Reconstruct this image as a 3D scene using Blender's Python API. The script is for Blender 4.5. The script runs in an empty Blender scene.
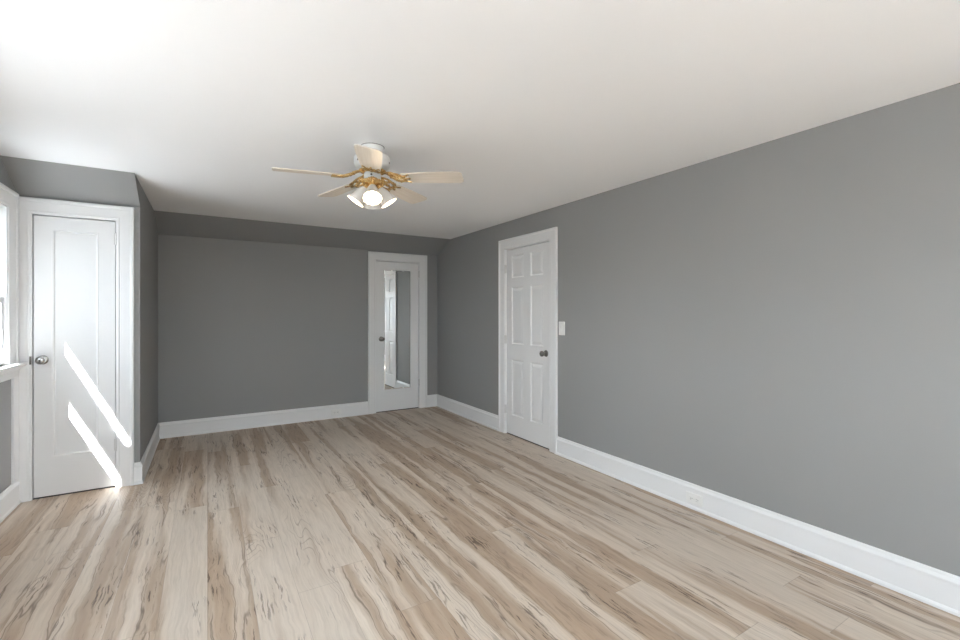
import bpy, bmesh, math, random
from mathutils import Vector, Matrix
random.seed(7)
C = bpy.context.scene.collection
S = bpy.context.scene
R = math.radians

# ------------------------------------------------------------------ camera
cam_d = bpy.data.cameras.new('camera'); cam = bpy.data.objects.new('camera', cam_d); C.objects.link(cam)
cam_d.sensor_width = 36; cam_d.lens = 449.283 / 960 * 36
cam_d.shift_y = -(320 - 313.807) / 960
cam_d.clip_start = 0.02
cam.location = (0, 0, 1.31); cam.rotation_euler = (R(90), 0, R(-31.242))
S.camera = cam

# ------------------------------------------------------------------ light and exposure
EXPOSURE = 2.84
SUN = 15.0
SKY = 2.5
SKY_SOUTH = .7
GROUND = 1.05
BULB = .12
S.view_settings.view_transform = 'Standard'; S.view_settings.look = 'None'
S.view_settings.gamma = 1; S.view_settings.use_curve_mapping = False
S.view_settings.exposure = EXPOSURE
S.cycles.use_denoising = True
S.cycles.max_bounces = 16; S.cycles.diffuse_bounces = 10; S.cycles.transparent_max_bounces = 16
S.cycles.sample_clamp_indirect = 8
S.cycles.caustics_reflective = False; S.cycles.caustics_refractive = False

w = bpy.data.worlds.new('world'); S.world = w; w.use_nodes = True
nt = w.node_tree; nt.nodes.clear()
out = nt.nodes.new('ShaderNodeOutputWorld'); bg = nt.nodes.new('ShaderNodeBackground')
tc = nt.nodes.new('ShaderNodeTexCoord'); sp = nt.nodes.new('ShaderNodeSeparateXYZ'); rp = nt.nodes.new('ShaderNodeValToRGB')
nt.links.new(tc.outputs['Generated'], sp.inputs[0])
mr = nt.nodes.new('ShaderNodeMapRange'); mr.inputs[1].default_value = -1; mr.inputs[2].default_value = 1
nt.links.new(sp.outputs['Z'], mr.inputs[0]); nt.links.new(mr.outputs[0], rp.inputs[0])
e = rp.color_ramp.elements
g = GROUND / SKY
e[0].position = 0.0; e[0].color = (g * .88, g * .95, g, 1)
e[1].position = 1.0; e[1].color = (.55, .76, 1.0, 1)
k = rp.color_ramp.elements.new(.495); k.color = (g * .88, g * .95, g, 1)
k = rp.color_ramp.elements.new(.51); k.color = (.84, .93, 1, 1)
nt.links.new(rp.outputs[0], bg.inputs[0])
side = nt.nodes.new('ShaderNodeMapRange'); side.interpolation_type = 'SMOOTHSTEP'      # sky dimmed on the rear side to weaken the rear windows
side.inputs[1].default_value = -.9; side.inputs[2].default_value = .2; side.inputs[3].default_value = SKY * SKY_SOUTH; side.inputs[4].default_value = SKY
nt.links.new(sp.outputs['Y'], side.inputs[0]); nt.links.new(side.outputs[0], bg.inputs[1])
nt.links.new(bg.outputs[0], out.inputs[0])

sd = bpy.data.lights.new('sun', 'SUN'); sun = bpy.data.objects.new('sun', sd); C.objects.link(sun)
sd.energy = SUN; sd.angle = R(0.53); sd.color = (.97, .985, 1)
sun.rotation_euler = Vector((1, .95, -2)).to_track_quat('-Z', 'Y').to_euler()

# ------------------------------------------------------------------ room numbers
XR, XL, XS, YB, Y5, YC, YD, H, ZB, ZD = 2.798, -1.127, -.445, 5.781, 5.38, 4.017, 4.329, 2.315, 2.145, 2.136
YN = -1.75
WIN = [(3.53, 4.131, .976, 2.02), (.25, 1.25, .976, 2.02), (1.75, 2.75, .90, 1.80)]     # left wall windows, all but the first unseen and added for light: y0, y1, z0, z1
WB = [(-.85, .40, .70, 2.02), (.72, 1.97, .70, 2.02)]                                 # unseen windows added behind the camera for light: x0, x1, z0, z1

def portal(loc, rot, sx, sy):
    d = bpy.data.lights.new('window_portal', 'AREA'); o = bpy.data.objects.new('window_portal', d); C.objects.link(o)
    d.shape = 'RECTANGLE'; d.size = sx; d.size_y = sy; d.cycles.is_portal = True
    o.location = loc; o.rotation_euler = rot
for y0, y1, z0, z1 in WIN:
    portal((XL - .2, (y0 + y1) / 2, (z0 + z1) / 2), (0, R(-90), 0), z1 - z0, y1 - y0)
for x0, x1, z0, z1 in WB:
    portal(((x0 + x1) / 2, YN - .2, (z0 + z1) / 2), (R(90), 0, 0), x1 - x0, z1 - z0)

# ------------------------------------------------------------------ node helper and materials
class NT:
    def __init__(s, m): s.t = m.node_tree
    def n(s, typ, **kw):
        o = s.t.nodes.new(typ)
        for k, v in kw.items(): setattr(o, k, v)
        return o
    def put(s, sock, v):
        if isinstance(v, bpy.types.NodeSocket): s.t.links.new(v, sock)
        elif v is not None: sock.default_value = v
    def math(s, op, a, b=None, c=None, clamp=False):
        o = s.n('ShaderNodeMath', operation=op, use_clamp=clamp)
        for i, v in enumerate((a, b, c)):
            if v is not None: s.put(o.inputs[i], v)
        return o.outputs[0]
    def comb(s, x, y, z):
        o = s.n('ShaderNodeCombineXYZ')
        for i, v in enumerate((x, y, z)): s.put(o.inputs[i], v)
        return o.outputs[0]
    def noise(s, vec, scale=1., detail=3., rough=.5, dist=0.):
        o = s.n('ShaderNodeTexNoise'); s.put(o.inputs['Vector'], vec)
        o.inputs['Scale'].default_value = scale; o.inputs['Detail'].default_value = detail
        o.inputs['Roughness'].default_value = rough; o.inputs['Distortion'].default_value = dist
        return o.outputs['Fac']
    def ramp(s, fac, stops):
        o = s.n('ShaderNodeValToRGB'); s.put(o.inputs[0], fac); el = o.color_ramp.elements
        el[0].position, el[0].color = stops[0][0], (*stops[0][1], 1)
        el[1].position, el[1].color = stops[-1][0], (*stops[-1][1], 1)
        for p, c in stops[1:-1]: q = el.new(p); q.color = (*c, 1)
        return o.outputs[0]
    def rng(s, v, a, b, c=0., d=1., smooth=True):
        o = s.n('ShaderNodeMapRange', interpolation_type='SMOOTHSTEP' if smooth else 'LINEAR')
        for i, x in enumerate((v, a, b, c, d)): s.put(o.inputs[i], x)
        return o.outputs[0]
    def mix(s, fac, a, b, mode='MIX'):
        o = s.n('ShaderNodeMix', data_type='RGBA', blend_type=mode)
        s.put(o.inputs[0], fac); s.put(o.inputs[6], a); s.put(o.inputs[7], b)
        return o.outputs[2]

def mat(name, col, rough=.5, metal=0., spec=.5, bump=None, vary=.0):
    m = bpy.data.materials.new(name); m.use_nodes = True
    b = m.node_tree.nodes['Principled BSDF']; N = NT(m)
    b.inputs['Base Color'].default_value = (*col, 1); b.inputs['Roughness'].default_value = rough
    b.inputs['Metallic'].default_value = metal; b.inputs['Specular IOR Level'].default_value = spec
    tcn = N.n('ShaderNodeTexCoord').outputs['Object']
    if vary:
        f = N.noise(tcn, 2.5, 3)
        c = N.mix(f, tuple(x * (1 - vary) for x in col) + (1,), tuple(x * (1 + vary) for x in col) + (1,))
        m.node_tree.links.new(c, b.inputs['Base Color'])
    if bump:
        bn = N.n('ShaderNodeBump'); bn.inputs['Strength'].default_value = bump[1]; bn.inputs['Distance'].default_value = .002
        N.put(bn.inputs['Height'], N.noise(tcn, bump[0], 3)); m.node_tree.links.new(bn.outputs[0], b.inputs['Normal'])
    return m

M_wall = mat('grey_wall_paint', (.285, .286, .283), .62, 0, .35, (180, .12), .015)
M_ceil = mat('white_ceiling_paint', (.86, .87, .88), .9, 0, .2, (120, .1), .008)
M_trim = mat('white_trim_paint', (.77, .772, .77), .33, 0, .45, None, .008)
M_plate = mat('white_plastic', (.78, .78, .76), .35)
M_slot = mat('dark_slot', (.03, .03, .03), .5)
M_nickel = mat('satin_nickel', (.42, .41, .39), .25, 1.)
M_knob = mat('dark_nickel', (.20, .19, .18), .28, 1.)
M_hinge = mat('painted_hinge', (.62, .62, .61), .35, .3)
M_dark = mat('dark_bronze', (.10, .09, .08), .4, .8)
M_brass = mat('antique_brass', (.72, .50, .23), .24, 1., .5, (260, .25), .3)
M_fan = mat('white_enamel', (.80, .80, .78), .3, 0, .5, None, .01)
M_ext = mat('outside_blocker_grey', (.40, .41, .41), .7, 0, .3, (40, .2), .05)
M_shingle = mat('dark_roof_shingle', (.16, .155, .15), .85, 0, .3, (30, .3), .12)
M_mirror = mat('mirror_silver', (.86, .88, .87), .012, 1.)
M_gap_shade = mat('grey_shadow_gap', (.05, .05, .05), .8)

def blade_mat():
    m = bpy.data.materials.new('whitewashed_blade_wood'); m.use_nodes = True; N = NT(m)
    b = m.node_tree.nodes['Principled BSDF']
    o = N.n('ShaderNodeTexCoord').outputs['Object']; s = N.n('ShaderNodeSeparateXYZ'); N.put(s.inputs[0], o)
    v = N.comb(N.math('MULTIPLY', s.outputs[0], 4.), N.math('MULTIPLY', s.outputs[1], 90.), s.outputs[2])
    N.put(b.inputs['Base Color'], N.ramp(N.noise(v, 1, 3), [(.3, (.62, .56, .48)), (.7, (.72, .67, .60))]))
    b.inputs['Roughness'].default_value = .45
    return m
M_blade = blade_mat()

def glass_pane_mat():
    m = bpy.data.materials.new('window_glass'); m.use_nodes = True; t = m.node_tree; t.nodes.clear()
    o = t.nodes.new('ShaderNodeOutputMaterial'); mx = t.nodes.new('ShaderNodeMixShader')
    tr = t.nodes.new('ShaderNodeBsdfTransparent'); gl = t.nodes.new('ShaderNodeBsdfGlossy'); gl.inputs['Roughness'].default_value = .02
    lw = t.nodes.new('ShaderNodeLayerWeight'); pw = t.nodes.new('ShaderNodeMath'); pw.operation = 'POWER'; pw.inputs[1].default_value = 5.0
    fr = t.nodes.new('ShaderNodeMapRange'); fr.inputs[3].default_value = .02; fr.inputs[4].default_value = .6
    t.links.new(lw.outputs['Facing'], pw.inputs[0]); t.links.new(pw.outputs[0], fr.inputs[0])
    t.links.new(fr.outputs[0], mx.inputs[0]); t.links.new(tr.outputs[0], mx.inputs[1]); t.links.new(gl.outputs[0], mx.inputs[2])
    t.links.new(mx.outputs[0], o.inputs[0]); return m
M_glass = glass_pane_mat()

def shade_mat():
    m = bpy.data.materials.new('frosted_shade_glass'); m.use_nodes = True; t = m.node_tree; t.nodes.clear()
    o = t.nodes.new('ShaderNodeOutputMaterial'); mx = t.nodes.new('ShaderNodeMixShader'); mx.inputs[0].default_value = .06
    a = t.nodes.new('ShaderNodeBsdfTranslucent'); a.inputs[0].default_value = (.95, .92, .88, 1)
    b = t.nodes.new('ShaderNodeBsdfPrincipled'); b.inputs['Base Color'].default_value = (.74, .735, .72, 1); b.inputs['Roughness'].default_value = .25
    t.links.new(a.outputs[0], mx.inputs[2]); t.links.new(b.outputs[0], mx.inputs[1]); t.links.new(mx.outputs[0], o.inputs[0]); return m
M_shade = shade_mat()
def bulb_mat():
    m = bpy.data.materials.new('lit_bulb'); m.use_nodes = True; b = m.node_tree.nodes['Principled BSDF']
    b.inputs['Emission Color'].default_value = (1, .80, .55, 1); b.inputs['Emission Strength'].default_value = 1.1
    return m
M_bulb = bulb_mat()

PW, PL = .182, 1.50
def floor_mat():
    m = bpy.data.materials.new('light_maple_plank_floor'); m.use_nodes = True; N = NT(m)
    b = m.node_tree.nodes['Principled BSDF']
    o = N.n('ShaderNodeTexCoord').outputs['Object']; s = N.n('ShaderNodeSeparateXYZ'); N.put(s.inputs[0], o)
    x, y = s.outputs[0], s.outputs[1]
    xr = N.math('DIVIDE', x, PW); row = N.math('FLOOR', xr); fx = N.math('FRACT', xr)
    def white(v):
        wn = N.n('ShaderNodeTexWhiteNoise', noise_dimensions='3D'); N.put(wn.inputs['Vector'], v); return wn.outputs['Value']
    off = white(N.comb(row, 3.7, 0.))
    yr = N.math('ADD', N.math('DIVIDE', y, PL), N.math('MULTIPLY', off, 5.)); cell = N.math('FLOOR', yr); fy = N.math('FRACT', yr)
    rnd = white(N.comb(row, cell, 1.)); rnd2 = white(N.comb(row, cell, 9.))
    shift = N.math('ADD', N.math('MULTIPLY', off, 37.), N.math('MULTIPLY', rnd, .35))
    # broad heartwood / sapwood figure, running along the plank
    warp = N.math('MULTIPLY', N.math('SUBTRACT', N.noise(N.comb(N.math('MULTIPLY', x, 3.), N.math('MULTIPLY', y, 3.2), shift), 1, 3, .6), .5), .06)
    xw = N.math('ADD', x, warp)
    fig = N.noise(N.comb(N.math('MULTIPLY', xw, 11.), N.math('MULTIPLY', y, .5), shift), 1, 2.5, .5)
    fig = N.math('ADD', fig, N.math('MULTIPLY', N.math('SUBTRACT', rnd2, .5), .16))
    heart = N.rng(fig, .43, .64)
    # fine grain
    gr = N.noise(N.comb(N.math('MULTIPLY', xw, 120.), N.math('MULTIPLY', y, 5.), shift), 1, 4, .6)
    gr2 = N.noise(N.comb(N.math('MULTIPLY', xw, 38.), N.math('MULTIPLY', y, 2.2), shift), 1, 3, .6)
    sap = N.mix(gr2, (.58, .485, .39, 1), (.74, .645, .545, 1))
    hrt = N.mix(gr2, (.32, .225, .15, 1), (.54, .41, .30, 1))
    col = N.mix(heart, sap, hrt)
    col = N.mix(N.math('MULTIPLY', N.rng(gr, .35, .75), .30), col, (.36, .28, .22, 1))
    # cathedral grain rings
    ring = N.noise(N.comb(N.math('MULTIPLY', xw, 7.), N.math('MULTIPLY', y, .9), N.math('ADD', shift, 11.)), 1, 1.5, .4, .15)
    rs = N.math('ABSOLUTE', N.math('SUBTRACT', N.math('FRACT', N.math('MULTIPLY', ring, 26.)), .5))
    rmask = N.rng(N.noise(N.comb(N.math('MULTIPLY', x, 4.), N.math('MULTIPLY', y, .9), N.math('ADD', shift, 5.)), 1, 1), .56, .68)
    rl = N.math('MULTIPLY', N.rng(rs, .13, .0), rmask)
    col = N.mix(N.math('MULTIPLY', rl, .55), col, (.26, .19, .14, 1))
    # dark boundary line of the heartwood
    edge = N.rng(N.math('ABSOLUTE', N.math('SUBTRACT', fig, .545)), .014, .0)
    em = N.rng(N.noise(N.comb(N.math('MULTIPLY', x, 6.), N.math('MULTIPLY', y, 1.6), N.math('ADD', shift, 21.)), 1, 3), .46, .58)
    col = N.mix(N.math('MULTIPLY', N.math('MULTIPLY', edge, em), .75), col, (.16, .11, .08, 1))
    # mineral streaks and small knots
    st = N.noise(N.comb(N.math('MULTIPLY', xw, 90.), N.math('MULTIPLY', y, 5.5), N.math('ADD', shift, 2.)), 1, 4, .62)
    sm = N.noise(N.comb(N.math('MULTIPLY', x, 9.), N.math('MULTIPLY', y, 2.2), N.math('ADD', shift, 31.)), 1, 2)
    fl = N.math('MULTIPLY', N.rng(st, .555, .60), N.math('ADD', N.math('MULTIPLY', N.rng(sm, .50, .64), .7), N.math('MULTIPLY', heart, .3)))
    col = N.mix(N.math('MULTIPLY', fl, .85), col, (.10, .065, .045, 1))
    # plank tone and seams
    tone = N.rng(rnd2, 0., 1., .95, 1.04, False)
    col = N.mix(1., col, N.comb(tone, tone, N.math('MULTIPLY', tone, 1.0)), 'MULTIPLY')
    ex = N.math('MINIMUM', fx, N.math('SUBTRACT', 1., fx)); ey = N.math('MINIMUM', fy, N.math('SUBTRACT', 1., fy))
    seam = N.math('MAXIMUM', N.rng(ex, .008, .002), N.rng(ey, .0014, .0004))
    col = N.mix(N.math('MULTIPLY', seam, .4), col, (.22, .17, .13, 1))
    N.put(b.inputs['Base Color'], col)
    N.put(b.inputs['Roughness'], N.rng(gr2, .2, .8, .44, .56, False))
    b.inputs['Specular IOR Level'].default_value = .42
    bn = N.n('ShaderNodeBump'); bn.inputs['Strength'].default_value = .25; bn.inputs['Distance'].default_value = .001
    N.put(bn.inputs['Height'], N.math('SUBTRACT', gr, N.math('MULTIPLY', seam, 1.5))); N.put(b.inputs['Normal'], bn.outputs[0])
    return m
M_floor = floor_mat()

# ------------------------------------------------------------------ mesh helpers
def obj(name, bm, m, parent=None, smooth=False, loc=None, rot=None):
    bmesh.ops.recalc_face_normals(bm, faces=bm.faces)
    me = bpy.data.meshes.new(name); bm.to_mesh(me); bm.free()
    if smooth:
        for p in me.polygons: p.use_smooth = True
        try: me.set_sharp_from_angle(angle=R(38))
        except Exception: pass
    me.materials.append(m)
    o = bpy.data.objects.new(name, me); C.objects.link(o)
    if parent: o.parent = parent
    if loc: o.location = loc
    if rot: o.rotation_euler = rot
    return o
def struct(name, bm, m, **k):
    o = obj(name, bm, m, **k); o['kind'] = 'structure'; return o
def tag(o, label, cat=None, group=None):
    o['label'] = label
    if cat: o['category'] = cat
    if group: o['group'] = group
    return o
def empty(name, loc, rz=0):
    o = bpy.data.objects.new(name, None); C.objects.link(o); o.location = loc; o.rotation_euler = (0, 0, rz); o.empty_display_size = .1; return o
def box(bm, x0, x1, y0, y1, z0, z1, f=None):
    f = f or (lambda a, b, c: (a, b, c))
    v = [bm.verts.new(f(*p)) for p in ((x0, y0, z0), (x1, y0, z0), (x1, y1, z0), (x0, y1, z0), (x0, y0, z1), (x1, y0, z1), (x1, y1, z1), (x0, y1, z1))]
    for q in ((3, 2, 1, 0), (4, 5, 6, 7), (0, 1, 5, 4), (1, 2, 6, 5), (2, 3, 7, 6), (3, 0, 4, 7)): bm.faces.new([v[i] for i in q])
def bbox(b, r=.002, seg=2):                     # a box with softened edges
    bm = bmesh.new(); box(bm, *b); bmesh.ops.bevel(bm, geom=bm.edges[:], offset=r, segments=seg, affect='EDGES', profile=.5); return bm
def prism(bm, pts, a0, a1, f):                  # polygon pts (u,v) extruded a0..a1, f(a,u,v)->xyz
    A = [bm.verts.new(f(a0, *p)) for p in pts]; B = [bm.verts.new(f(a1, *p)) for p in pts]; n = len(pts)
    bm.faces.new(A[::-1]); bm.faces.new(B)
    for i in range(n): bm.faces.new((A[i], A[(i + 1) % n], B[(i + 1) % n], B[i]))
def loft(bm, rings, cap=True, closed=True):
    V = [[bm.verts.new(p) for p in r] for r in rings]; n = len(V[0])
    for a, b in zip(V, V[1:]):
        for i in range(n if closed else n - 1): bm.faces.new((a[i], a[(i + 1) % n], b[(i + 1) % n], b[i]))
    if cap: bm.faces.new(V[0][::-1]); bm.faces.new(V[-1])
def lathe(bm, prof, n=32, M=None, cap=True):    # prof (radius, axis height)
    M = M or Matrix()
    loft(bm, [[M @ Vector((r * math.cos(2 * math.pi * i / n), r * math.sin(2 * math.pi * i / n), z)) for i in range(n)] for r, z in prof], cap)
def tube(bm, pts, rad, n=8):
    pts = [Vector(p) for p in pts]; rings = []; up = None
    for i, p in enumerate(pts):
        t = (pts[min(i + 1, len(pts) - 1)] - pts[max(i - 1, 0)]).normalized()
        if up is None: up = Vector((0, 0, 1)) if abs(t.z) < .9 else Vector((1, 0, 0))
        a = (up - t * up.dot(t)).normalized(); b = t.cross(a); up = a
        r = rad[i] if isinstance(rad, (list, tuple)) else rad
        rings.append([p + a * r * math.cos(2 * math.pi * k / n) + b * r * math.sin(2 * math.pi * k / n) for k in range(n)])
    loft(bm, rings)
def ball(bm, c, r, n=10, sc=(1, 1, 1)):
    bmesh.ops.create_uvsphere(bm, u_segments=n, v_segments=max(6, n // 2 + 1), radius=r, matrix=Matrix.Translation(c) @ Matrix.Diagonal((*sc, 1)))

# wall planes: (s along the wall, z, d out of the wall)
def pl_back(yw): return lambda s, z, d: (s, yw - d, z)
def pl_right(s, z, d): return (XR - d, s, z)
def pl_left(s, z, d): return (XL + d, s, z)
def pl_near(s, z, d): return (s, YN + d, z)

# ------------------------------------------------------------------ shell
T = .2
bm = bmesh.new(); box(bm, XL - T, XR + T, YN - T, YB + T, -.15, 0); struct('floor', bm, M_floor)
bm = bmesh.new(); box(bm, XL - T, XR + T, YN - T, YB + T, H, H + .2); struct('ceiling', bm, M_ceil)

def wall_with_holes(bm, f, s0, s1, z0, z1, holes, d0, d1):    # slab split round its openings
    cuts = sorted({s0, s1, *[h[0] for h in holes], *[h[1] for h in holes]})
    for a, b in zip(cuts, cuts[1:]):
        hs = [h for h in holes if h[0] <= a + 1e-6 and h[1] >= b - 1e-6]
        if not hs: box(bm, a, b, z0, z1, d0, d1, f)
        else:
            h = hs[0]
            if h[2] > z0: box(bm, a, b, z0, h[2], d0, d1, f)
            if h[3] < z1: box(bm, a, b, h[3], z1, d0, d1, f)

D1 = (-1.053, -.591, 0, 2.013); D2 = (1.902, 2.515, 0, 2.015); D3 = (3.328, 4.068, 0, 2.012)
PK = .07
bm = bmesh.new(); wall_with_holes(bm, pl_left, YN - T, YB + T, 0, H, WIN, -T + .05, 0)
struct('wall_left', bm, M_wall)
bm = bmesh.new(); wall_with_holes(bm, pl_right, YN - T, YB + T, 0, H, [D3], -PK, 0); box(bm, YN - T, YB + T, 0, H, -T, -PK, pl_right)
struct('wall_right', bm, M_wall)
fb = pl_back(YB)
bm = bmesh.new(); wall_with_holes(bm, fb, XS - .1, XR + .01, 0, H, [D2], -PK, 0); box(bm, XL - T, XR + T, 0, H, -T, -PK, fb)
struct('wall_back', bm, M_wall)
bm = bmesh.new(); wall_with_holes(bm, pl_near, XL - T, XR + T, 0, H, WB, -T + .05, 0)
struct('wall_rear', bm, M_wall)
bm = bmesh.new(); prism(bm, [(YB + .05, ZB), (YB, ZB), (Y5, H), (Y5, H + .02), (YB + .05, H + .02)], XS - .02, XR + .02, lambda a, u, v: (a, u, v))
struct('wall_back_slope', bm, M_wall)
fc = pl_back(YD)
bm = bmesh.new()
wall_with_holes(bm, fc, XL - .02, XS, 0, ZD, [(D1[0], D1[1], 0, D1[3])], -PK, 0)
box(bm, XL - .02, XS, YD + PK, YB + .02, 0, ZD)
prism(bm, [(YD, ZD), (YC, H), (YC, H + .02), (YB + .02, H + .02), (YB + .02, ZD)], XL - .02, XS, lambda a, u, v: (a, u, v))
bmesh.ops.remove_doubles(bm, verts=bm.verts[:], dist=1e-5)
struct('wall_closet', bm, M_wall)

# ------------------------------------------------------------------ baseboards
BP = [(0, 0), (.021, 0), (.021, .012), (.017, .020), (.014, .022), (.014, .128), (.017, .131), (.017, .139), (.013, .146), (.009, .152), (.008, .160), (.005, .166), (0, .166)]
def sweep(bm, path, i0, i1, prof=BP):
    P = [Vector(p) for p in path]; rings = []
    for i in range(i0, i1 + 1):
        nn = []
        if i > 0: d = (P[i] - P[i - 1]).normalized(); nn.append(Vector((d.y, -d.x)))
        if i < len(P) - 1: d = (P[i + 1] - P[i]).normalized(); nn.append(Vector((d.y, -d.x)))
        m = nn[0] if len(nn) == 1 else (nn[0] + nn[1]) / (1 + nn[0].dot(nn[1]))
        rings.append([(P[i].x + m.x * d_, P[i].y + m.y * d_, z) for d_, z in prof])
    loft(bm, rings)
pA = [(-.481, YD), (XS, YD), (XS, YB), (1.794, YB)]
pB = [(2.632, YB), (XR, YB), (XR, 4.186)]
pC = [(XR, 3.212), (XR, YN), (XL, YN), (XL, YD - .004)]
for nm, pth, a, b in (('baseboard_closet', pA, 0, 2), ('baseboard_back', pA, 2, 3), ('baseboard_back', pB, 0, 1), ('baseboard_right', pB, 1, 2),
                      ('baseboard_right', pC, 0, 1), ('baseboard_rear', pC, 1, 2), ('baseboard_left', pC, 2, 3)):
    bm = bmesh.new(); sweep(bm, pth, a, b); struct(nm, bm, M_trim)

# ------------------------------------------------------------------ casings, doors
CP = [(0, 0), (0, .010), (.006, .013), (.012, .013), (.016, .011), (.70, .015), (.76, .015), (.80, .022), (.94, .024), (1.0, .020), (1.0, 0)]
def casing(bm, f, x0, x1, z0, z1, wl, wr, wt, wb=None):
    def prof(wd): return [(min(u, wd) if u < .05 else u * wd, d) for u, d in CP]
    L, Rr, Tt = prof(wl), prof(wr), prof(wt)
    rings = [[f(x0 - u[0], z0, u[1]) for u in L], [f(x0 - u[0], z1 + t[0], u[1]) for u, t in zip(L, Tt)],
             [f(x1 + u[0], z1 + t[0], u[1]) for u, t in zip(Rr, Tt)], [f(x1 + u[0], z0, u[1]) for u in Rr]]
    loft(bm, rings)
def slab(bm, f, x0, x1, z0, z1, d0, thick, panels, rings):
    xs = sorted({x0, x1, *[p[0] for p in panels], *[p[1] for p in panels]}); zs = sorted({z0, z1, *[p[2] for p in panels], *[p[3] for p in panels]})
    quad = lambda pts: bm.faces.new([bm.verts.new(f(*p)) for p in pts])
    for a, b in zip(xs, xs[1:]):
        for c, e_ in zip(zs, zs[1:]):
            if any(p[0] <= a + 1e-6 and p[1] >= b - 1e-6 and p[2] <= c + 1e-6 and p[3] >= e_ - 1e-6 for p in panels): continue
            quad([(a, c, d0), (b, c, d0), (b, e_, d0), (a, e_, d0)])
    for p in panels:
        rr = [[(p[0] + i, p[2] + i, d0 + h), (p[1] - i, p[2] + i, d0 + h), (p[1] - i, p[3] - i, d0 + h), (p[0] + i, p[3] - i, d0 + h)] for i, h in rings]
        for a, b in zip(rr, rr[1:]):
            for i in range(4): quad([a[i], a[(i + 1) % 4], b[(i + 1) % 4], b[i]])
        quad(rr[-1])
    db = d0 - thick
    quad([(x0, z0, db), (x1, z0, db), (x1, z1, db), (x0, z1, db)])
    for a, b in (((x0, z0), (x1, z0)), ((x1, z0), (x1, z1)), ((x1, z1), (x0, z1)), ((x0, z1), (x0, z0))):
        quad([(a[0], a[1], d0), (b[0], b[1], d0), (b[0], b[1], db), (a[0], a[1], db)])
    bmesh.ops.remove_doubles(bm, verts=bm.verts[:], dist=1e-5)
def knob(parent, f, s, z, d, m, label):
    O = Vector(f(s, z, d)); ax = Vector(f(s, z, d + 1)) - O
    M = Matrix.Translation(O) @ ax.to_track_quat('Z', 'Y').to_matrix().to_4x4()
    bm = bmesh.new()
    lathe(bm, [(.0325, 0), (.0325, .003), (.030, .007), (.022, .010), (.014, .012), (.0115, .018), (.0115, .028), (.014, .032), (.022, .037), (.0272, .045),
               (.0285, .053), (.0265, .061), (.020, .067), (.010, .0695), (.001, .070)], 32, M)
    o = obj('door_knob', bm, m, parent, True); o['label'] = label
    bm = bmesh.new(); lathe(bm, [(.006, .070), (.006, .0712), (.003, .0716), (.0005, .0717)], 16, M); obj('knob_lock_button', bm, M_dark, o, True)
def hinge(parent, f, s, z, d, m, hh=.089):
    bm = bmesh.new(); O = Vector(f(s, z, d))
    for k in range(3): lathe(bm, [(.0055, z_) for z_ in (0, hh / 3 - .0012)], 12, Matrix.Translation(O + Vector((0, 0, -hh / 2 + k * hh / 3))))
    for zz in (-hh / 2 - .004, hh / 2): lathe(bm, [(.0035, 0), (.0045, .002), (.003, .004)], 10, Matrix.Translation(O + Vector((0, 0, zz))))
    box(bm, s - .016, s + .016, z - hh / 2, z + hh / 2, d - .010, d - .004, f)
    obj('hinge', bm, m, parent)
def door(name, f, D, rec, panels, rings, cw, knob_s, knob_z, km, kl, hs, hz, hm):
    x0, x1, _, z1 = D
    bm = bmesh.new(); slab(bm, f, x0 + .006, x1 - .006, .011, z1 - .008, -rec, .036, panels, rings)
    o = struct(name, bm, M_trim)
    bm = bmesh.new(); casing(bm, f, x0 - .007, x1 + .007, 0, z1 + .007, *cw); c = obj('door_casing', bm, M_trim, o)
    bm = bmesh.new(); j = .0035                       # jamb lining with its stop, inside the opening
    for s0, s1 in ((x0 - .007, x0 + .0008), (x1 - .0008, x1 + .007)): box(bm, s0, s1, 0, z1 + .007, -PK + .001, .0045, f)
    box(bm, x0, x1, z1 - .0008, z1 + .007, -PK + .001, .0045, f); obj('door_jamb', bm, M_trim, o)
    bm = bmesh.new(); box(bm, x0 + .001, x1 - .001, .0004, .005, -PK + .002, -rec - .003, f); obj('gap_shade_strip', bm, M_gap_shade, o)  # dark strip standing in for the shade in the gap under the door
    knob(o, f, knob_s, knob_z, -rec, km, kl)
    for z in hz: hinge(o, f, hs, z, .006, hm)
    return o
flatp = [(0, 0), (.004, .0015), (.010, -.001), (.014, -.009), (.020, -.010)]
raised = [(0, 0), (.005, -.002), (.010, -.009), (.017, -.010), (.045, -.003)]
d1 = door('door_1', fc, D1, .009, [(-.952, -.692, .285, 1.912)], flatp, (.072, .103, .103), -1.000, .983, M_nickel, 'polished nickel round knob', D1[1] + .004, (1.875, .322), M_hinge)
bm = bmesh.new(); box(bm, -1.064, -1.0535, .955, 1.012, .0125, .0145, fc); obj('latch_plate', bm, M_dark, d1)
door('door_2', fb, D2, .009, [], flatp, (.101, .110, .103), 1.975, .975, M_knob, 'dark nickel round knob', D2[1] + .003, (1.86, .36), M_hinge)
cols = [(3.437, 3.645), (3.757, 3.975)]
rows = [(.215, .82), (.985, 1.60), (1.695, 1.94)]
door('door_3', pl_right, D3, .012, [(a, b, c, e_) for a, b in cols for c, e_ in rows], raised, (.109, .108, .103), 3.396, .925, M_knob, 'dark nickel round knob', D3[1] + .004, (1.80, 1.03, .27), M_hinge)

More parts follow.
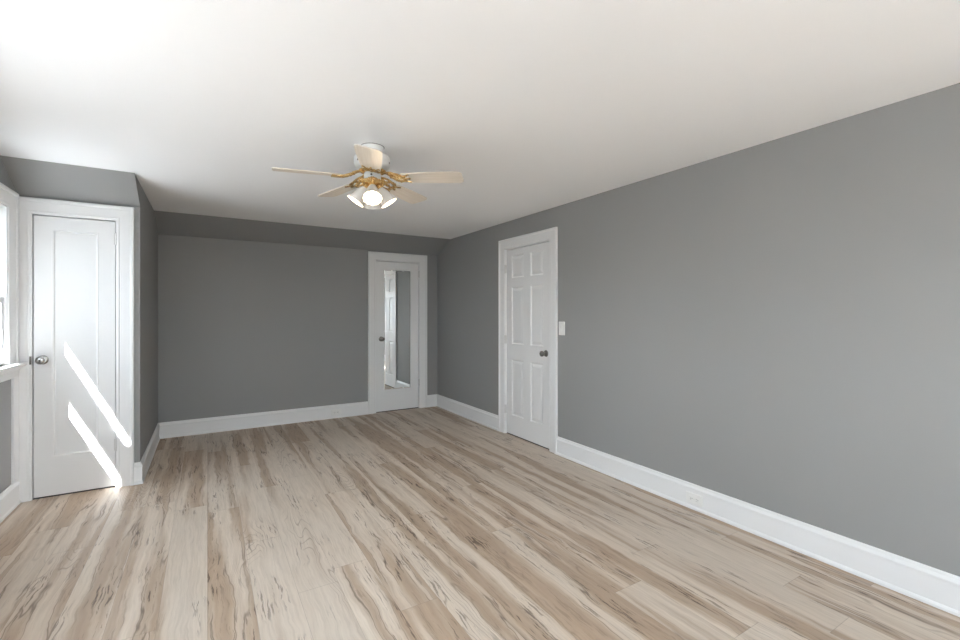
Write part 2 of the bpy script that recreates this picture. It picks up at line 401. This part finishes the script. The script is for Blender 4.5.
# mirror on the back door
t = empty('door_mirror', (2.202, YB - .002, .30)); bm = bbox((-.184, .184, -.002, .0095, 0, 1.595), .001, 1)
tag(t, 'tall narrow frameless mirror hung on the back door', 'mirror')
bm = bmesh.new(); box(bm, -.184, .184, .003, .0105, 0, 1.594); obj('mirror_backing', bm, M_plate, t)
bm = bmesh.new()
for a, b in (((-.184, .184, 0, 1.594, .003), (-.176, .176, .008, 1.586, -.0005)),):
    A = [bm.verts.new(p) for p in ((a[0], a[4], a[2]), (a[1], a[4], a[2]), (a[1], a[4], a[3]), (a[0], a[4], a[3]))]
    B = [bm.verts.new(p) for p in ((b[0], b[4], b[2]), (b[1], b[4], b[2]), (b[1], b[4], b[3]), (b[0], b[4], b[3]))]
    for i in range(4): bm.faces.new((A[i], A[(i + 1) % 4], B[(i + 1) % 4], B[i]))
    bm.faces.new(B); bm.faces.new(A[::-1])
obj('mirror_glass', bm, M_mirror, t)
for s, z in ((-.08, 1.594), (.08, 1.594), (-.08, 0), (.08, 0)):
    obj('mirror_clip', bbox((s - .009, s + .009, -.004, .010, z - .008, z + .008), .002), M_plate, t)

# ------------------------------------------------------------------ windows
def window(name, f, y0, y1, z0, z1, cw):
    bm = bmesh.new()                                        # frame lining the opening
    for a, b in ((y0, y0 + .012), (y1 - .012, y1)): box(bm, a, b, z0, z1, -T + .05, .004, f)
    box(bm, y0, y1, z1 - .012, z1, -T + .05, .004, f); box(bm, y0, y1, z0 - .004, z0 + .012, -T + .05, -.02, f)
    o = struct(name, bm, M_trim)
    bm = bmesh.new(); casing(bm, f, y0, y1, z0, z1, *cw); obj('window_casing', bm, M_trim, o)
    zm = (z0 + z1) / 2 - .093
    for nm, a, b, d0, d1, rb in (('upper_sash', zm - .02, z1 - .012, -.082, -.048, .045), ('lower_sash', z0 + .012, zm + .015, -.044, -.010, .068)):
        bm = bmesh.new(); st = .034; xa, xb = y0 + .012, y1 - .012; top = .045 if nm == 'upper_sash' else .038
        zb = a + (rb if nm == 'lower_sash' else .038)
        box(bm, xa, xa + st, a, b, d0, d1, f); box(bm, xb - st, xb, a, b, d0, d1, f)
        box(bm, xa + st, xb - st, a, zb, d0, d1, f); box(bm, xa + st, xb - st, b - top, b, d0, d1, f)
        s_ = obj(nm, bm, M_trim, o)
        bm = bmesh.new(); box(bm, xa + st - .004, xb - st + .004, zb - .004, b - top + .004, (d0 + d1) / 2 - .002, (d0 + d1) / 2 + .002, f)
        obj('pane', bm, M_glass, s_)
    bm = bmesh.new(); sp_ = [(-.045, z0 - .024), (.050, z0 - .024), (.056, z0 - .018), (.058, z0 - .010), (.055, z0 - .002), (.050, z0), (-.045, z0)]
    prism(bm, [(d, z) for d, z in sp_], y0 - cw[0] - .02, (YD - .028 if f is pl_left and y1 > 4 else y1 + cw[1] + .02), lambda a, d, z: f(a, z, d)); obj('window_stool', bm, M_trim, o)
    bm = bmesh.new(); ap = [(0, z0 - .10), (.010, z0 - .10), (.014, z0 - .092), (.015, z0 - .05), (.030, z0 - .034), (.036, z0 - .0245), (0, z0 - .0245)]
    prism(bm, ap, y0 - cw[0], (YD - .026 if f is pl_left and y1 > 4 else y1 + cw[1]), lambda a, d, z: f(a, z, d)); obj('window_apron', bm, M_trim, o)
    bm = bmesh.new(); box(bm, y0 + .25 * (y1 - y0) , y0 + .25 * (y1 - y0) + .05, zm + .02, zm + .03, -.04, -.012, f); obj('sash_lock', bm, M_nickel, o)
    return o
window('window_1', pl_left, *WIN[0], (.112, .150, .112))
window('window_added_2', pl_left, *WIN[1], (.112, .112, .112))  # unseen window, added so its sun patch bounces light to the ceiling
window('window_added_3', pl_left, *WIN[2], (.112, .112, .112))  # unseen window, added to even out the light on the far ceiling
window('window_added_4', pl_near, *WB[0], (.112, .112, .112))  # unseen rear window, added to brighten the room
window('window_added_5', pl_near, *WB[1], (.112, .112, .112))  # second unseen rear window, added for the same fill
bm = bmesh.new(); box(bm, 4.212, YD - .002, .166, .876, 0, .012, pl_left); struct('trim_1', bm, M_trim)

# outside: unseen eave, awning, gutter, downspout and house, added to shape the window light
X0 = XL - .15
bm = bmesh.new(); box(bm, XL - .357, X0, 3.01, 5.2, 2.30, 2.34); struct('trim_eave_sun_blocker', bm, M_ext)  # unseen eave board added to cut off the top of the sun streak
bm = bmesh.new(); box(bm, XL - .78, X0, 1.0, 3.0, 2.26, 2.34); struct('trim_awning_sun_blocker', bm, M_ext)  # unseen, added to keep direct sun out of the third left window
bm = bmesh.new(); box(bm, XL - .555, XL - .44, 3.01, 5.2, 2.30, 2.31); box(bm, XL - .441, XL - .35, 3.05, 3.37, 2.30, 2.306)  # unseen gutter added to split the sun streaks, its strap ends the upper one
box(bm, XL - .555, XL - .55, 3.01, 5.2, 2.30, 2.38); box(bm, XL - .445, XL - .44, 3.01, 5.2, 2.30, 2.38); struct('trim_gutter_sun_blocker', bm, M_ext)
bm = bmesh.new(); box(bm, XL - .54, XL - .455, 3.09, 3.275, -3, 2.30); struct('trim_downspout_sun_blocker', bm, M_ext)  # unseen pipe added to end the lower sun streak
bm = bmesh.new(); prism(bm, [(-9.2, -3), (-9.2, 5.8), (-7.9, 7.2), (-6.6, 5.8), (-6.6, -3)], -9, .5, lambda a, u, v: (u, a, v)); struct('wall_house_sky_blocker', bm, M_ext)  # unseen house added to dim the sky light on the closet door

# ------------------------------------------------------------------ switch and outlets
def screw(bm, f, s, z, d):
    lathe(bm, [(.0032, 0), (.0032, .0007), (.001, .0012)], 10, Matrix.Translation(Vector(f(s, z, d))) @ (Vector(f(s, z, d + 1)) - Vector(f(s, z, d))).to_track_quat('Z', 'Y').to_matrix().to_4x4())
def plate(bm, f, s, z, w_, h_, d0, th):
    P = lambda i: [(s - w_ / 2 + i, z - h_ / 2 + i), (s + w_ / 2 - i, z - h_ / 2 + i), (s + w_ / 2 - i, z + h_ / 2 - i), (s - w_ / 2 + i, z + h_ / 2 - i)]
    loft(bm, [[f(a, b, d0 + dd) for a, b in P(i)] for i, dd in ((0, 0), (0, th * .4), (.002, th * .85), (.005, th))])
def L3(f): return lambda o: (lambda s, z, d: tuple(Vector(f(s, z, d)) - o))
t = empty('light_switch', pl_right(3.153, 1.115, 0)); fo = L3(pl_right)(t.location)
tag(t, 'white light switch plate on the grey wall beside the six-panel door', 'light switch')
bm = bmesh.new(); plate(bm, fo, 3.153, 1.175, .078, .124, 0, .006); obj('switch_plate', bm, M_plate, t)
bm = bmesh.new(); prism(bm, [(.0055, 1.152), (.010, 1.152), (.0075, 1.175), (.0115, 1.198), (.0055, 1.198)], 3.142, 3.164, lambda a, d, z: fo(a, z, d)); obj('rocker', bm, M_plate, t)
for zz in (1.222, 1.128):
    bm = bmesh.new(); screw(bm, fo, 3.153, zz, .0058); obj('screw', bm, M_hinge, t)
def outlet(f, s, z, label):
    t = empty('wall_outlet', f(s, z - .035, .014)); fo = L3(f)(t.location); tag(t, label, 'outlet', 'baseboard outlets')
    bm = bmesh.new(); plate(bm, fo, s, z, .118, .072, .014, .005); obj('outlet_plate', bm, M_plate, t)
    for q in (-.021, .021):
        bm = bmesh.new(); plate(bm, fo, s + q, z, .029, .030, .0185, .0022); rc = obj('receptacle', bm, M_plate, t)
        bm = bmesh.new()
        for zz in (-.006, .006): box(bm, s + q - .002, s + q + .006, z + zz - .001, z + zz + .001, .0203, .0210, fo)
        box(bm, s + q - .010, s + q - .006, z - .002, z + .002, .0203, .0210, fo); obj('slots', bm, M_slot, rc)
    bm = bmesh.new(); screw(bm, fo, s, z, .0188); obj('screw', bm, M_hinge, t)
outlet(pl_right, 1.825, .072, 'white outlet in the baseboard of the long right wall')
outlet(fb, 1.385, .072, 'white outlet in the back wall baseboard left of the mirrored door')

# ------------------------------------------------------------------ ceiling fan
FX, FY, ZBL, FR = .850, 2.650, 2.128, .55
fan = empty('ceiling_fan', (FX, FY, H)); tag(fan, 'white flush-mount ceiling fan with five cream blades, brass brackets and lit glass shades', 'ceiling fan')
z = lambda a: a - H
bm = bmesh.new(); lathe(bm, [(.064, 0), (.067, -.003), (.067, -.010), (.064, -.014), (.062, -.034), (.058, -.042), (.050, -.047), (.03, -.049)], 40); obj('canopy', bm, M_fan, fan, True)
bm = bmesh.new(); lathe(bm, [(.066, 0), (.0705, -.0005), (.0705, -.003), (.066, -.004)], 40); obj('ceiling_ring', bm, M_nickel, fan, True)
bm = bmesh.new(); lathe(bm, [(.04, z(2.275)), (.075, z(2.270)), (.098, z(2.258)), (.106, z(2.243)), (.106, z(2.205)), (.100, z(2.192)), (.085, z(2.182)), (.05, z(2.178))], 40)
mh = obj('motor_housing', bm, M_fan, fan, True)
for i in range(6):
    a = R(20 + 60 * i); M = Matrix.Translation((.1055 * math.cos(a), .1055 * math.sin(a), z(2.212))) @ Vector((math.cos(a), math.sin(a), 0)).to_track_quat('Z', 'Y').to_matrix().to_4x4()
    bm = bmesh.new(); lathe(bm, [(.0055, 0), (.005, .002), (.002, .003)], 10, M); obj('housing_screw', bm, M_dark, mh, True)
bm = bmesh.new(); lathe(bm, [(.05, z(2.178)), (.072, z(2.176)), (.077, z(2.170)), (.074, z(2.163)), (.058, z(2.158)), (.04, z(2.157))], 40)
for i in range(20):
    a = 2 * math.pi * i / 20; ball(bm, (.074 * math.cos(a), .074 * math.sin(a), z(2.168)), .0075, 8, (1, 1, .8))
obj('flywheel_ring', bm, M_brass, fan, True)
def blade_bm():
    bm = bmesh.new(); r0, r1 = .185, FR; pts = []
    L = [(r0, .047), (r0 + .006, .052), (.26, .058), (.36, .064), (.46, .068), (r1 - .028, .068)]
    for k in range(7):
        a = R(90 * k / 6); L.append((r1 - .028 + .028 * math.sin(a), .040 + .028 * math.cos(a)))
    pts = [(x, y) for x, y in L] + [(x, -y) for x, y in reversed(L)]
    prism(bm, pts, -.003, .003, lambda a, u, v: (u, v, a))
    bmesh.ops.bevel(bm, geom=[e for e in bm.edges if abs(e.verts[0].co.z - e.verts[1].co.z) < 1e-6], offset=.0012, segments=1, affect='EDGES')
    return bm
def spiral(c, r0, r1, a0, turns, n=16, flip=1, zc=0):
    return [(c[0] + (r0 + (r1 - r0) * i / n) * math.cos(a0 + flip * 2 * math.pi * turns * i / n), c[1] + (r0 + (r1 - r0) * i / n) * math.sin(a0 + flip * 2 * math.pi * turns * i / n), zc) for i in range(n + 1)]
def bracket_bm():
    bm = bmesh.new()
    # stem from the flywheel out to the blade, then two scrolled arms with leaves and a centre rosette
    tube(bm, [(.050, 0, .030), (.075, 0, .034), (.10, 0, .026), (.125, 0, .010), (.15, 0, .002), (.18, 0, -.004), (.215, 0, -.006)], [.008, .009, .009, .008, .008, .007, .005], 8)
    for s in (1, -1):
        tube(bm, [(.085, s * .004, .030), (.100, s * .020, .024), (.120, s * .034, .014), (.142, s * .040, .004), (.165, s * .036, -.003), (.19, s * .030, -.006), (.215, s * .034, -.006), (.235, s * .044, -.006)],
             [.005, .006, .007, .0075, .007, .006, .005, .003], 7)
        tube(bm, spiral((.135, s * .022), .004, .016, R(180 * (s < 0)), 1.3, 18, s, .006), .0042, 6)
        tube(bm, spiral((.195, s * .016), .003, .014, R(180 * (s < 0)), 1.2, 16, -s, -.006), .0038, 6)
        tube(bm, spiral((.165, s * .044), .003, .010, R(90 * s), 1.1, 12, s, -.002), .0035, 6)
        for x, y, zz, r in ((.110, .030, .016, .010), (.150, .046, .002, .009), (.180, .040, -.004, .008), (.225, .046, -.006, .007), (.205, .026, -.007, .006)):
            ball(bm, (x, s * y, zz), r, 8, (1.3, .8, .5))
    ball(bm, (.155, 0, .0), .013, 10, (1.3, 1, .6)); ball(bm, (.222, 0, -.007), .009, 8, (1.5, .8, .5)); ball(bm, (.108, 0, .022), .011, 8, (1.2, 1, .8))
    return bm
proto = None
for i, az in enumerate((250, 172, 107, 35, -38)):
    A = (0, 0, z(ZBL)); rot = (R(-13), 0, R(az))
    # pitch about the blade's own length first, then the turn about the fan's axis
    q = Matrix.Rotation(R(az), 4, 'Z') @ Matrix.Rotation(R(1.6), 4, 'Y') @ Matrix.Rotation(R(-10), 4, 'X')
    if proto is None:
        b = obj('fan_blade', blade_bm(), M_blade, fan); k = obj('blade_bracket', bracket_bm(), M_brass, b, True)
        bm = bmesh.new()
        for sx, sy in ((.205, .02), (.205, -.02), (.23, 0)): lathe(bm, [(.0045, -.0105), (.006, -.0095), (.006, -.003)], 10, Matrix.Translation((sx, sy, 0)))
        s_ = obj('blade_screws', bm, M_brass, b, True); proto = (b, k, s_)
    else:
        b = proto[0].copy(); C.objects.link(b); b.parent = fan
        for ch in proto[1:]: c_ = ch.copy(); C.objects.link(c_); c_.parent = b
    b.matrix_local = Matrix.Translation(A) @ q
# light kit
bm = bmesh.new(); lathe(bm, [(.03, z(2.158)), (.046, z(2.156)), (.050, z(2.150)), (.050, z(2.120)), (.046, z(2.114)), (.03, z(2.112))], 36); sh = obj('switch_housing', bm, M_fan, fan, True)
bm = bmesh.new(); M = Matrix.Translation((.050 * math.cos(R(245)), .050 * math.sin(R(245)), z(2.135))) @ Vector((math.cos(R(245)), math.sin(R(245)), 0)).to_track_quat('Z', 'Y').to_matrix().to_4x4()
lathe(bm, [(.006, 0), (.006, .003), (.003, .005)], 12, M); obj('reverse_switch', bm, M_dark, sh, True)
bm = bmesh.new(); lathe(bm, [(.03, z(2.114)), (.056, z(2.112)), (.058, z(2.106)), (.050, z(2.096)), (.034, z(2.086)), (.016, z(2.076)), (.010, z(2.064)), (.012, z(2.058)), (.006, z(2.050)), (.001, z(2.048))], 36)
for i in range(18):
    a = 2 * math.pi * i / 18; ball(bm, (.056 * math.cos(a), .056 * math.sin(a), z(2.108)), .0065, 8)
obj('light_fitter', bm, M_brass, fan, True)
bell = [(.017, 0), (.021, .004), (.024, .012), (.030, .024), (.036, .040), (.040, .058), (.0435, .076), (.049, .092), (.054, .100), (.0555, .104)]
for i, az in enumerate((252, 252 + 90, 252 + 180, 252 - 90)):
    a = R(az); dr = Vector((math.cos(a), math.sin(a), 0)); up = Vector((0, 0, 1)); side = up.cross(dr)
    bm = bmesh.new()
    tube(bm, [dr * .030 + up * z(2.100), dr * .046 + up * z(2.106), dr * .058 + up * z(2.100), dr * .056 + up * z(2.088), dr * .042 + up * z(2.078)], .0055, 8)
    for s in (1, -1):
        tube(bm, [dr * (.05 + .011 * (1 - math.cos(t_))) + side * s * (.010 + .012 * math.sin(t_)) + up * (z(2.112) + .004 * math.sin(2 * t_)) for t_ in [R(22.5 * q) for q in range(14)]], .003, 6)
        tube(bm, [dr * (.078 + .008 * math.cos(t_)) + side * s * (.014 + .008 * math.sin(t_)) + up * z(2.106) for t_ in [R(22.5 * q) for q in range(14)]], .003, 6)
    dn = (dr * math.sin(R(34)) - up * math.cos(R(34))).normalized(); O = dr * .036 + up * z(2.074)
    M = Matrix.Translation(O) @ dn.to_track_quat('Z', 'Y').to_matrix().to_4x4()
    lathe(bm, [(.008, -.012), (.019, -.010), (.022, -.003), (.022, .012), (.020, .014)], 20, M)
    arm = obj('lamp_arm', bm, M_brass, fan, True)
    M2 = Matrix.Translation(O + dn * .008) @ dn.to_track_quat('Z', 'Y').to_matrix().to_4x4()
    bm = bmesh.new(); prof = bell + [(r - .0022, h_ - .0006) for r, h_ in reversed(bell)]
    n = 48; rings = []
    for j, (r, h_) in enumerate(prof):
        fl = max(0, (h_ - .07) / .034)
        rings.append([M2 @ Vector(((r + .0022 * fl * math.cos(12 * t_)) * math.cos(t_), (r + .0022 * fl * math.cos(12 * t_)) * math.sin(t_), h_)) for t_ in [2 * math.pi * q / n for q in range(n)]])
    loft(bm, rings, cap=False); shd = obj('lamp_shade', bm, M_shade, fan, True)
    bm = bmesh.new(); lathe(bm, [(.010, .006), (.012, .014), (.014, .022), (.022, .036), (.0275, .050), (.029, .062), (.026, .074), (.018, .083), (.008, .088), (.001, .089)], 24, M2); obj('bulb', bm, M_bulb, shd, True)
    pd = bpy.data.lights.new('bulb_light', 'POINT'); pd.energy = BULB; pd.color = (1, .76, .48); pd.shadow_soft_size = .02
    po = bpy.data.objects.new('bulb_light', pd); C.objects.link(po); po.parent = fan; po.location = O + dn * .112
for (a, r, zl) in ((255, .030, 1.952), (275, .026, 1.985)):
    a = R(a); x_, y_ = r * math.cos(a), r * math.sin(a); bm = bmesh.new(); zz = 2.09
    while zz > zl + .022: ball(bm, (x_, y_, z(zz)), .0013, 6); zz -= .0034
    lathe(bm, [(.001, z(zl + .022)), (.0035, z(zl + .018)), (.0055, z(zl + .010)), (.0045, z(zl + .003)), (.001, z(zl))], 12, Matrix.Translation((x_, y_, 0)))
    obj('pull_chain', bm, M_brass, fan, True)
